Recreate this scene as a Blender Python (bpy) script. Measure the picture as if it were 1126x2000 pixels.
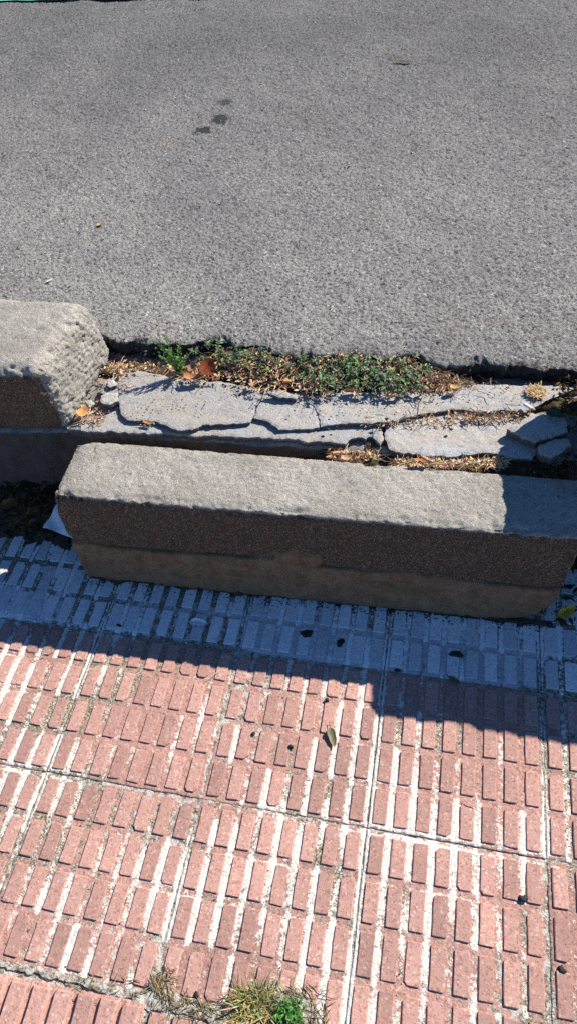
import bpy, math, random
import numpy as np
from mathutils import Vector, Matrix
from mathutils.geometry import delaunay_2d_cdt

for o in list(bpy.data.objects):
    bpy.data.objects.remove(o, do_unlink=True)
SC = bpy.context.scene
COL = SC.collection
random.seed(7)

# ------------------------------------------------------------------ camera
CAM_LOC = np.array([0.6163, -0.6416, 1.3259])
CAM_ROT = (0.66546, 0.06695, 0.18370)
F_PX, PW, PH = 1404.5, 1126.0, 2000.0
cam = bpy.data.cameras.new('camera')
cam.sensor_fit = 'VERTICAL'
cam.sensor_height = 36.0
cam.lens = F_PX / PH * 36.0
cam.clip_start = 0.02
cam.clip_end = 400.0
cam_ob = bpy.data.objects.new('camera', cam)
cam_ob.location = CAM_LOC
cam_ob.rotation_euler = CAM_ROT
COL.objects.link(cam_ob)
SC.camera = cam_ob

# ------------------------------------------------------------------ sky, sun, exposure
SUN = Vector((0.211, 0.223, 0.25)).normalized()
world = bpy.data.worlds.new('World')
SC.world = world
world.use_nodes = True
wn = world.node_tree
bg = wn.nodes['Background']
sky = wn.nodes.new('ShaderNodeTexSky')
sky.sky_type = 'NISHITA'
sky.sun_disc = False
sky.sun_elevation = math.asin(SUN.z)
sky.sun_rotation = math.atan2(SUN.x, SUN.y)
sky.air_density = 1.0
sky.dust_density = 0.0
sky.ozone_density = 9.0
wn.links.new(sky.outputs[0], bg.inputs[0])
bg.inputs[1].default_value = 0.062
sun = bpy.data.lights.new('sun', 'SUN')
sun.energy = 5.0
sun.angle = math.radians(0.53)
sun.color = (1.0, 0.855, 0.69)
sun_ob = bpy.data.objects.new('sun', sun)
sun_ob.rotation_euler = (-SUN).to_track_quat('-Z', 'Y').to_euler()
sun_ob.location = (3, 3, 4)
COL.objects.link(sun_ob)
SC.view_settings.view_transform = 'Standard'
SC.view_settings.look = 'None'
SC.view_settings.gamma = 1.0
SC.view_settings.use_curve_mapping = False
SC.view_settings.exposure = 1.2
SC.view_settings.use_white_balance = True      # balanced on the sunlit surfaces
SC.view_settings.white_balance_temperature = 5850
SC.view_settings.white_balance_tint = 7.0
SC.render.engine = 'CYCLES'
SC.cycles.use_denoising = False
SC.cycles.max_bounces = 6
SC.cycles.diffuse_bounces = 4

# ------------------------------------------------------------------ helpers: numbers
RCAM = np.array(cam_ob.rotation_euler.to_matrix())


def at(px, py, z=0.0):
    """world point at height z that the photograph shows at pixel (px, py)"""
    d = RCAM @ np.array([(px - PW / 2) / F_PX, -(py - PH / 2) / F_PX, -1.0])
    t = (z - CAM_LOC[2]) / d[2]
    return CAM_LOC + t * d


def to_px(p):
    d = (np.asarray(p, float) - CAM_LOC) @ RCAM
    return PW / 2 + F_PX * d[..., 0] / -d[..., 2], PH / 2 - F_PX * d[..., 1] / -d[..., 2]


def h3(ix, iy, iz, seed=0):
    n = (ix.astype(np.int64) * 374761393 + iy.astype(np.int64) * 668265263
         + iz.astype(np.int64) * 2147483647 + seed * 1274126177) & 0xFFFFFFFF
    n = ((n ^ (n >> 13)) * 1274126177) & 0xFFFFFFFF
    n = ((n ^ (n >> 16)) * 2246822519) & 0xFFFFFFFF
    n = n ^ (n >> 15)
    return n.astype(np.float64) / 4294967296.0


def vnoise(x, y, z=None, seed=0):
    x = np.asarray(x, float); y = np.asarray(y, float)
    x, y = np.broadcast_arrays(x, y)
    z = np.zeros_like(x) if z is None else np.broadcast_to(np.asarray(z, float), x.shape)
    xi, yi, zi = np.floor(x), np.floor(y), np.floor(z)
    fx, fy, fz = x - xi, y - yi, z - zi
    u, v, w = (f * f * (3 - 2 * f) for f in (fx, fy, fz))
    r = 0
    for a in (0, 1):
        for b in (0, 1):
            for c in (0, 1):
                wt = (u if a else 1 - u) * (v if b else 1 - v) * (w if c else 1 - w)
                r = r + wt * h3(xi + a, yi + b, zi + c, seed)
    return r * 2 - 1


def fbm(x, y, z=None, octv=4, seed=0, gain=0.5):
    x = np.asarray(x, float); y = np.asarray(y, float)
    z = None if z is None else np.asarray(z, float)
    r, a, f = 0, 1.0, 1.0
    for o in range(octv):
        r = r + a * vnoise(x * f + 17.3 * o, y * f + 9.1 * o, None if z is None else z * f + 5.7 * o, seed + o)
        a *= gain
        f *= 2.03
    return r


def worley(x, y, seed=0):
    xi, yi = np.floor(x), np.floor(y)
    f1 = np.full(x.shape, 9.0); f2 = np.full(x.shape, 9.0); cid = np.zeros(x.shape)
    zz = np.zeros(x.shape)
    for a in (-1, 0, 1):
        for b in (-1, 0, 1):
            cx, cy = xi + a, yi + b
            d = np.hypot(cx + h3(cx, cy, zz, seed) - x, cy + h3(cx, cy, zz + 1, seed) - y)
            cr = h3(cx, cy, zz + 2, seed)
            m = d < f1
            f2 = np.where(m, f1, np.minimum(f2, d))
            cid = np.where(m, cr, cid)
            f1 = np.where(m, d, f1)
    return f1, f2, cid


def sstep(a, b, x):
    t = np.clip((x - a) / (b - a), 0, 1)
    return t * t * (3 - 2 * t)


# ------------------------------------------------------------------ helpers: objects
def link(o, parent=None):
    COL.objects.link(o)
    if parent is not None:
        o.parent = parent
    return o


def mesh_np(name, verts, faces, material, parent=None, smooth=True, attrs=None):
    """verts (n,3); faces: array (m,k) or list of such arrays"""
    verts = np.asarray(verts, np.float32)
    if not isinstance(faces, list):
        faces = [faces]
    faces = [np.asarray(f, np.int32) for f in faces if len(f)]
    me = bpy.data.meshes.new(name)
    me.vertices.add(len(verts))
    me.vertices.foreach_set('co', verts.ravel())
    idx = np.concatenate([f.ravel() for f in faces])
    tot = np.concatenate([np.full(len(f), f.shape[1], np.int32) for f in faces])
    start = np.concatenate([[0], np.cumsum(tot)[:-1]]).astype(np.int32)
    me.loops.add(len(idx))
    me.loops.foreach_set('vertex_index', idx)
    me.polygons.add(len(tot))
    me.polygons.foreach_set('loop_start', start)
    me.polygons.foreach_set('use_smooth', np.full(len(tot), bool(smooth)))
    me.update(calc_edges=True)
    for k, v in (attrs or {}).items():
        v = np.asarray(v, np.float32)
        if v.ndim == 1:
            a = me.attributes.new(k, 'FLOAT', 'POINT')
            a.data.foreach_set('value', v)
        else:
            a = me.attributes.new(k, 'FLOAT_COLOR', 'POINT')
            a.data.foreach_set('color', np.c_[v, np.ones(len(v))].astype(np.float32).ravel())
    me.materials.append(material)
    me.validate()
    return link(bpy.data.objects.new(name, me), parent)


def grid_faces(nr, nc):
    i = np.arange(nr - 1)[:, None] * nc + np.arange(nc - 1)[None, :]
    i = i.ravel()
    return np.c_[i, i + 1, i + nc + 1, i + nc]


def tag(o, label=None, cat=None, group=None, kind=None):
    if label: o['label'] = label
    if cat: o['category'] = cat
    if group: o['group'] = group
    if kind: o['kind'] = kind
    return o


def empty(name, loc=(0, 0, 0), rot=(0, 0, 0)):
    o = bpy.data.objects.new(name, None)
    o.location = loc
    o.rotation_euler = rot
    o.empty_display_size = 0.05
    return link(o)


class Soup:
    """collects loose polygons with a colour value per vertex"""
    def __init__(self):
        self.v, self.f, self.c = [], {}, []

    def add(self, verts, faces, col):
        b = len(self.v)
        self.v += [tuple(p) for p in verts]
        self.c += [tuple(col)] * len(verts)
        for f in faces:
            self.f.setdefault(len(f), []).append([b + k for k in f])

    def build(self, name, material, parent=None, smooth=False):
        return mesh_np(name, np.array(self.v), [np.array(f) for f in self.f.values()], material, parent,
                       smooth, {'tint': np.array(self.c)})


# ------------------------------------------------------------------ helpers: materials
class NT:
    def __init__(self, name):
        self.m = bpy.data.materials.new(name)
        self.m.use_nodes = True
        self.t = self.m.node_tree
        self.b = self.t.nodes['Principled BSDF']
        self.geo = self.t.nodes.new('ShaderNodeNewGeometry')
        self.pos = self.geo.outputs['Position']

    def n(self, typ, **kw):
        nd = self.t.nodes.new(typ)
        for k, v in kw.items():
            setattr(nd, k, v)
        return nd

    def set(self, sock, v):
        if isinstance(v, bpy.types.NodeSocket):
            self.t.links.new(v, sock)
        elif v is not None:
            if isinstance(v, tuple) and len(v) == 3 and sock.type == 'RGBA':
                v = v + (1.0,)
            sock.default_value = v
        return sock

    def noise(self, scale, detail=4.0, rough=0.55, dist=0.0, vec=None, out=0):
        nd = self.n('ShaderNodeTexNoise')
        self.set(nd.inputs['Vector'], vec or self.pos)
        nd.inputs['Scale'].default_value = scale
        nd.inputs['Detail'].default_value = detail
        nd.inputs['Roughness'].default_value = rough
        nd.inputs['Distortion'].default_value = dist
        return nd.outputs[out]

    def vor(self, scale, feature='F1', out='Distance', vec=None, rand=1.0):
        nd = self.n('ShaderNodeTexVoronoi', feature=feature)
        self.set(nd.inputs['Vector'], vec or self.pos)
        nd.inputs['Scale'].default_value = scale
        nd.inputs['Randomness'].default_value = rand
        return nd.outputs[out]

    def ramp(self, fac, stops, interp='LINEAR'):
        nd = self.n('ShaderNodeValToRGB')
        nd.color_ramp.interpolation = interp
        el = nd.color_ramp.elements
        while len(el) < len(stops):
            el.new(0.5)
        for e, (p, c) in zip(el, stops):
            e.position = p
            e.color = (c, c, c, 1) if not isinstance(c, tuple) else c + (1,)
        self.set(nd.inputs[0], fac)
        return nd.outputs[0]

    def mix(self, fac, a, b, mode='MIX'):
        nd = self.n('ShaderNodeMix', data_type='RGBA', blend_type=mode)
        self.set(nd.inputs[0], fac)
        self.set(nd.inputs[6], a)
        self.set(nd.inputs[7], b)
        return nd.outputs[2]

    def math(self, op, a, b=None, clamp=False):
        nd = self.n('ShaderNodeMath', operation=op)
        nd.use_clamp = clamp
        self.set(nd.inputs[0], a)
        if b is not None:
            self.set(nd.inputs[1], b)
        return nd.outputs[0]

    def attr(self, name, out='Fac'):
        nd = self.n('ShaderNodeAttribute')
        nd.attribute_name = name
        return nd.outputs[out]

    def rand(self):
        return self.n('ShaderNodeObjectInfo').outputs['Random']

    def sep(self, v):
        nd = self.n('ShaderNodeSeparateColor')
        self.set(nd.inputs[0], v)
        return nd.outputs

    def bump(self, h, strength, dist, normal=None):
        nd = self.n('ShaderNodeBump')
        nd.inputs['Strength'].default_value = strength
        nd.inputs['Distance'].default_value = dist
        self.set(nd.inputs['Height'], h)
        if normal is not None:
            self.set(nd.inputs['Normal'], normal)
        return nd.outputs[0]

    def done(self, color, rough=0.9, normal=None, spec=0.25, **kw):
        self.set(self.b.inputs['Base Color'], color)
        self.set(self.b.inputs['Roughness'], rough)
        self.set(self.b.inputs['Specular IOR Level'], spec)
        if normal is not None:
            self.set(self.b.inputs['Normal'], normal)
        for k, v in kw.items():
            self.set(self.b.inputs[k.replace('_', ' ')], v)
        return self.m


M = {}


def make_materials():
    # --- asphalt: worn grey binder with stones of many greys
    t = NT('asphalt')
    cell = t.sep(t.vor(190, out='Color'))
    stone = t.ramp(cell[0], [(0.0, (.15, .147, .14)), (.25, (.315, .309, .297)), (.75, (.38, .372, .356)), (.95, (.44, .43, .41)), (1.0, (.62, .605, .57))])
    fine = t.noise(700, 3, .6)
    c = t.mix(t.ramp(fine, [(.35, 0.), (.65, 1.)]), t.mix(1.0, stone, (.62, .62, .62), 'MULTIPLY'), stone)
    big = t.noise(2.3, 5, .6)
    c = t.mix(t.ramp(big, [(.36, .0), (.68, 1.)]), t.mix(1.0, c, (.80, .80, .815), 'MULTIPLY'), c)
    sx = t.n('ShaderNodeSeparateXYZ'); t.set(sx.inputs[0], t.pos)
    far_shade = t.math('ADD', sx.outputs[1], t.math('MULTIPLY', t.noise(1.6, 4, .6), .9))
    c = t.mix(t.ramp(t.math('MULTIPLY', far_shade, .2), [(.26, 0.), (.56, .9)]), c, t.mix(1.0, c, (.54, .545, .555), 'MULTIPLY'))  # far road painted darker, standing in for its shading at low view angles
    warm = t.noise(5.1, 4, .6)
    c = t.mix(t.ramp(warm, [(.58, .0), (.75, .35)]), c, t.mix(1.0, c, (1.12, .98, .92), 'MULTIPLY'))
    dk = t.noise(26, 5, .7)
    c = t.mix(t.ramp(dk, [(.28, .55), (.42, 0.)]), c, (.07, .07, .07))
    c = t.mix(t.attr('fresh'), c, (.055, .054, .054))
    c = t.mix(t.attr('oil'), c, (.018, .02, .02))
    b0 = t.bump(t.noise(340, 5, .75), 1.0, .006)
    b1 = t.bump(t.vor(300), .7, .003, b0)
    b2 = t.bump(fine, .5, .0012, b1)
    M['asphalt'] = t.done(c, t.ramp(t.attr('oil'), [(0, .92), (1, .5)]), b2, .15)

    # --- cast concrete of the kerb stones
    t = NT('kerb_concrete')
    sand = t.sep(t.vor(620, out='Color'))
    grain = t.ramp(sand[0], [(0, (.22, .205, .178)), (.18, (.325, .31, .274)), (.6, (.37, .353, .314)), (.88, (.43, .41, .368)), (1, (.58, .555, .505))])
    tan = t.ramp(sand[1], [(.84, 0.), (.94, .45)])
    c = t.mix(tan, grain, (.36, .27, .185))
    blot = t.noise(9, 6, .62)
    c = t.mix(t.ramp(blot, [(.35, 0.), (.65, 1.)]), t.mix(1.0, c, (.76, .75, .73), 'MULTIPLY'), c)
    stn = t.noise(24, 7, .75)
    c = t.mix(t.ramp(stn, [(.62, 0.), (.74, .5)]), c, (.16, .145, .115))
    c = t.mix(t.ramp(stn, [(.24, .35), (.36, 0.)]), c, (.56, .54, .49))
    pit = t.noise(120, 3, .6)
    c = t.mix(t.ramp(pit, [(.3, .6), (.38, 0.)]), c, (.09, .08, .07))
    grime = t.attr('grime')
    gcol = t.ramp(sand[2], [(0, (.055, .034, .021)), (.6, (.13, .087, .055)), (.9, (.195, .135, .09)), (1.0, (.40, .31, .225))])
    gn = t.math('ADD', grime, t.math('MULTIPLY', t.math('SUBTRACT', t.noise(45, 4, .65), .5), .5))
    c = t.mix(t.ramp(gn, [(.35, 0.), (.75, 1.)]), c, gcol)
    smooth = t.attr('smoothing')
    c = t.mix(smooth, c, t.mix(t.ramp(t.noise(38, 7, .7), [(.3, 0.), (.7, 1.)]), (.115, .07, .036), (.30, .20, .11)))
    c = t.mix(t.attr('groove'), c, (.012, .01, .008))
    c = t.mix(t.attr('rust'), c, (.16, .06, .025))
    inv = t.math('SUBTRACT', 1.0, t.math('MULTIPLY', smooth, .75))
    hh = t.math('MULTIPLY', t.math('ADD', t.noise(520, 5, .8), t.math('MULTIPLY', pit, 1.1)), inv)
    M['kerb'] = t.done(c, .93, t.bump(hh, .9, .0045), .2)

    # --- pale mortar bed and its broken slabs
    t = NT('mortar')
    sand = t.sep(t.vor(500, out='Color'))
    base = t.ramp(sand[0], [(0, (.19, .184, .172)), (.25, (.285, .279, .267)), (.8, (.32, .314, .302)), (1, (.41, .402, .385))])
    tone = t.noise(14, 4, .55)
    c = t.mix(t.ramp(tone, [(.38, 0.), (.62, 1.)]), t.mix(1.0, base, (1.0, .95, .885), 'MULTIPLY'), t.mix(1.0, base, (.95, .98, 1.03), 'MULTIPLY'))
    dirt = t.noise(38, 6, .7)
    c = t.mix(t.ramp(dirt, [(.56, 0.), (.74, .75)]), c, (.17, .125, .085))
    c = t.mix(t.attr('side'), c, (.042, .033, .026))  # soil dirt, with shade painted into side faces of bed and slabs
    b1 = t.bump(t.noise(160, 6, .75), .5, .002)
    M['mortar'] = t.done(c, .93, t.bump(t.vor(380), .35, .0015, b1), .2)

    # --- dark soil
    t = NT('soil')
    n1 = t.noise(90, 6, .7)
    c = t.ramp(n1, [(.3, (.022, .017, .012)), (.55, (.06, .046, .033)), (.75, (.12, .095, .07))])
    straw = t.noise(220, 3, .6, 1.5)
    c = t.mix(t.math('MULTIPLY', t.ramp(straw, [(.55, 0.), (.66, .75)]), t.attr('litter')), c, (.30, .19, .095))
    M['soil'] = t.done(c, .97, t.bump(n1, .9, .006), .1)

    # --- paving tiles: moulded red / grey concrete
    def paving(name, dark, mid, light, fleck):
        t = NT(name)
        g = t.sep(t.vor(330, out='Color'))
        c = t.ramp(g[0], [(0, dark), (.22, mid), (.80, light), (.93, light), (1.0, fleck)])
        fl = t.sep(t.vor(120, out='Color'))
        fd = t.vor(120)
        c = t.mix(t.math('MULTIPLY', t.ramp(fl[0], [(.86, 0.), (.90, .55)], 'CONSTANT'), t.ramp(fd, [(.25, 1.), (.4, 0.)])), c, fleck)
        tone = t.noise(6, 5, .6)
        c = t.mix(t.ramp(tone, [(.3, 0.), (.7, 1.)]), t.mix(1.0, c, (.86, .84, .86), 'MULTIPLY'), t.mix(1.0, c, (1.07, 1.02, 1.0), 'MULTIPLY'))
        rv = t.ramp(t.rand(), [(0, .78), (.5, 1.0), (1, 1.14)])
        c = t.mix(1.0, c, rv, 'MULTIPLY')
        return t, c, fd

    RED = ((.235, .134, .108), (.332, .20, .165), (.367, .225, .187), (.48, .355, .305))
    GREY = ((.38, .39, .40), (.53, .54, .55), (.59, .60, .61), (.68, .69, .70))
    for nm, cs in (('red', RED), ('grey', GREY)):
        # bar tops
        t, c, fd = paving(nm + '_bar', *cs)
        dust = t.noise(33, 6, .7)
        c = t.mix(t.ramp(dust, [(.58, 0.), (.78, .35)]), c, (.36, .30, .25))
        bmp = t.bump(t.noise(420, 4, .65), .6, .0016)
        M[nm + '_bar'] = t.done(c, .85, t.bump(t.noise(45, 4, .6), .3, .003, bmp), .3)
        # channel floor
        t, c, fd = paving(nm + '_tile', *cs)
        n = t.math('SUBTRACT', t.noise(130, 6, .72), .5)
        n2 = t.math('SUBTRACT', t.noise(60, 6, .7), .5)
        grit = t.math('ADD', t.attr('grit'), t.math('MULTIPLY', n2, 1.3))
        gs = t.sep(t.vor(480, out='Color'))
        gc = t.ramp(gs[0], [(0, (.06, .052, .035)), (.4, (.16, .14, .10)), (.8, (.26, .235, .18)), (1, (.42, .39, .33))])
        c = t.mix(t.ramp(grit, [(.42, 0.), (.56, 1.)]), c, gc)
        spk = t.math('MULTIPLY', t.ramp(t.noise(330, 4, .75), [(.26, -.5), (.42, 0.)]), .9)
        spk = t.math('MULTIPLY', t.math('SUBTRACT', t.noise(380, 4, .75), .5), .9)
        white = t.math('ADD', t.math('ADD', t.attr('white'), t.math('MULTIPLY', n, 1.5)), spk)
        wc = t.mix(t.noise(260, 3, .6), (.40, .38, .34), (.68, .655, .60)) if nm == 'red' else t.mix(t.noise(260, 3, .6), (.66, .66, .66), (.82, .82, .81))
        c = t.mix(t.ramp(white, [(.46, 0.), (.54, 1.)]), c, wc)
        M[nm + '_tile'] = t.done(c, .92, t.bump(t.math('ADD', n, t.math('MULTIPLY', n2, .7)), .8, .004), .2)

    t = NT('joint_sand')
    g = t.sep(t.vor(420, out='Color'))
    c = t.ramp(g[0], [(0, (.05, .042, .028)), (.45, (.13, .115, .08)), (.85, (.22, .20, .155)), (1, (.38, .35, .30))])
    c = t.mix(t.ramp(t.noise(70, 5, .7), [(.42, 0.), (.56, .9)]), c, (.48, .46, .41))
    M['joint'] = t.done(c, .95, t.bump(t.noise(260, 5, .7), 1.0, .004), .15)

    # --- things tinted per piece
    def tinted(name, rough, spec, trans=0.0):
        t = NT(name)
        c = t.attr('tint', 'Color')
        c = t.mix(1.0, c, t.ramp(t.noise(150, 3, .6), [(.3, .72), (.7, 1.2)]), 'MULTIPLY')
        m = t.done(c, rough, None, spec)
        if trans:
            t.b.inputs['Subsurface Weight'].default_value = 0.0
            tr = t.n('ShaderNodeBsdfTranslucent')
            t.set(tr.inputs[0], c)
            ms = t.n('ShaderNodeMixShader')
            ms.inputs[0].default_value = trans
            out = t.t.nodes['Material Output']
            t.t.links.new(t.b.outputs[0], ms.inputs[1])
            t.t.links.new(tr.outputs[0], ms.inputs[2])
            t.t.links.new(ms.outputs[0], out.inputs[0])
        return m
    M['leaf'] = tinted('leaf', .5, .4, .32)
    M['dry'] = tinted('dry_litter', .85, .2, .15)
    M['crumb'] = tinted('crumb', .9, .25)

    def plain(name, a, b, scale, rough=.8, spec=.3, bscale=300, bs=.4):
        t = NT(name)
        n = t.noise(scale, 5, .65)
        c = t.mix(t.ramp(n, [(.32, 0.), (.68, 1.)]), a, b)
        return t.done(c, rough, t.bump(t.noise(bscale, 4, .6), bs, .001), spec)
    M['filter'] = plain('filter_paper', (.40, .19, .075), (.56, .30, .13), 400, .8)
    M['white_filter'] = plain('white_filter', (.55, .54, .52), (.72, .71, .69), 300, .7)
    M['ash'] = plain('ash_paper', (.12, .10, .085), (.42, .38, .32), 350, .9)
    M['paper'] = plain('paper', (.72, .72, .74), (.80, .80, .81), 40, .7)
    M['gum'] = plain('gum', (.008, .008, .008), (.022, .021, .02), 90, .7, .3, 260, .6)
    M['teal'] = plain('teal_paint', (.10, .36, .30), (.17, .46, .39), 60, .75)
    M['ground'] = plain('ground_concrete', (.14, .13, .115), (.24, .225, .2), 4, .95)


make_materials()

# ================================================================== SETTING
# ground far around
s = 60.0
g = mesh_np('ground', [(-s, -s, -.03), (s, -s, -.03), (s, .45, -.03), (-s, .45, -.03)], np.array([[0, 1, 2, 3]]), M['ground'])
tag(g, kind='structure')

# ------------------------------------------------------------------ road with its broken edge
ZR = .287
EDGE = [(205, 658), (250, 665), (300, 669), (350, 667), (395, 660), (430, 660), (480, 672), (520, 676), (545, 684),
        (575, 696), (600, 690), (640, 690), (700, 694), (760, 698), (800, 694), (850, 712), (880, 714), (950, 711),
        (1000, 712), (1050, 713), (1090, 712), (1126, 718)]
EW = np.array([at(x, y, ZR) for x, y in EDGE])
ex = np.r_[-1.6, EW[:, 0], 2.2]
ey = np.r_[EW[0, 1], EW[:, 1], EW[-1, 1]]


def edge_y(x):
    return np.interp(x, ex, ey) + .0085 * fbm(x * 38, x * 0, octv=5, seed=31, gain=.6) + .007 * np.minimum(0, vnoise(x * 14, x * 0 + 3.3, seed=5))


def make_road():
    cols = 760
    rows = [0.0]
    while rows[-1] < 2.55:
        rows.append(rows[-1] + .0027 + .0023 * rows[-1])
    rows = np.array(rows)
    u = np.linspace(0, 1, cols)
    V, O, FR = [], [], []
    nf = 9
    x0 = -.80 + (1.9 + .80) * u
    e0 = edge_y(x0)
    for k in range(nf):
        s_ = k / nf
        z = .232 + (ZR - .232) * s_
        y = e0 + .010 * (1 - s_) + .007 * fbm(x0 * 70, x0 * 0 + z * 90, octv=3, seed=9) * min(1, 3 * (1 - s_)) - .004 * math.sin(s_ * 3.0)
        V.append(np.c_[x0, y, np.full(cols, z)])
        O.append(np.zeros(cols)); FR.append(np.ones(cols) * .95)
    for r in rows:
        xl, xr = -.80 - .55 * r, 1.9 - .05 * r
        x = xl + (xr - xl) * u
        # the fan's first rows follow the edge, later ones run straight
        w = math.exp(-r * 6)
        y = .615 + r + (edge_y(x) - .615) * w
        f1, f2, cid = worley(x / .0052, y / .0052, 3)
        z = ZR + .0024 * (cid - .5) + .0018 * (.5 - f1) - .0022 * (vnoise(x * 300, y * 300, seed=4) < -.45)
        z += .0035 * fbm(x * 7, y * 7, octv=3, seed=8)
        g1, g2, gc = worley(x / .045, y / .045, 15)
        z -= .0045 * sstep(.11, .05, g1) * (gc > .75)
        edge_d = y - edge_y(x)
        crum = vnoise(x * 30, y * 30, seed=77)
        z -= .004 * np.exp(-edge_d / .007) + .012 * np.exp(-edge_d / .014) * sstep(.15, .3, crum)
        V.append(np.c_[x, y, z])
        oil = np.zeros(cols)
        for (px, py, rx, ry) in ((398, 254, 17, 8), (425, 233, 16, 10), (440, 199, 15, 7)):
            c = at(px, py, ZR)
            ax = abs(at(px + rx, py, ZR)[0] - c[0]); ay = abs(at(px, py + ry, ZR)[1] - c[1])
            d = np.hypot((x - c[0]) / ax, (y - c[1]) / ay) + .45 * fbm(x * 60, y * 60, octv=3, seed=12)
            oil = np.maximum(oil, sstep(1.1, .75, d) * (.92 if py > 210 else .7))
        O.append(oil)
        FR.append(.9 * np.exp(-edge_d / .007) * sstep(-.2, .5, crum + .35) + .25 * np.exp(-edge_d / .05) * sstep(-.1, .6, vnoise(x * 22, y * 22, seed=55)))
    V = np.concatenate(V); nr = nf + len(rows)
    F = grid_faces(nr, cols)
    n = len(V)
    ring = np.array([(-60, .70, ZR - .006), (60, .70, ZR - .006), (60, 90, ZR - .006), (-60, 90, ZR - .006)])
    V = np.concatenate([V, ring])
    O = np.r_[np.concatenate(O), np.zeros(4)]; FR = np.r_[np.concatenate(FR), np.zeros(4)]
    o = mesh_np('road', V, [F, np.array([[n, n + 1, n + 2, n + 3]])], M['asphalt'], None, True, {'oil': O, 'fresh': FR})
    tag(o, kind='structure')


make_road()

# painted teal line across the road at the very top of the picture
a, b = at(8, 4.5, ZR), at(412, -1.5, ZR)
d = (b - a) / np.linalg.norm(b - a); nrm = np.array([-d[1], d[0], 0])
a = a - d * .6
pts, fc = [], []
nn = 60
for i in range(nn):
    for j, w in ((0, 0), (1, .1)):
        q = a + (b - a) * i / (nn - 1) + nrm * (w + .004 * random.uniform(-1, 1)); q[2] = ZR + .007
        pts.append(q)
o = mesh_np('road_line', pts, grid_faces(nn, 2), M['teal'])
tag(o, 'thin teal painted line on the asphalt at the far left edge', 'road marking')


# ------------------------------------------------------------------ concrete bed below the kerb
def bed_front(x):
    return np.where(x < -.1, .345 + .10 * (x + .1), .345 + .03 * (x + .1))


def make_bed():
    xs = np.arange(-1.3, 2.0, .006)
    prof = [(0, z) for z in np.arange(-.03, .234, .007)] + [(yy, .238) for yy in np.arange(.003, .34, .008)]
    V, S = [], []
    for dy, z in prof:
        y = bed_front(xs) + dy
        n1 = fbm(xs * 40, np.full_like(xs, (dy + z) * 40), octv=4, seed=21)
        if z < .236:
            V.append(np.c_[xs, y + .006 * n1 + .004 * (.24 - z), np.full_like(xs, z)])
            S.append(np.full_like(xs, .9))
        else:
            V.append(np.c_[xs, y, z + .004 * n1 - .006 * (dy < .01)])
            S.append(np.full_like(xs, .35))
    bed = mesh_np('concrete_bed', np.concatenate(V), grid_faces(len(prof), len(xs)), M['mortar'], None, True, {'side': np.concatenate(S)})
    return tag(bed, kind='structure')


bed = make_bed()


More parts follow.
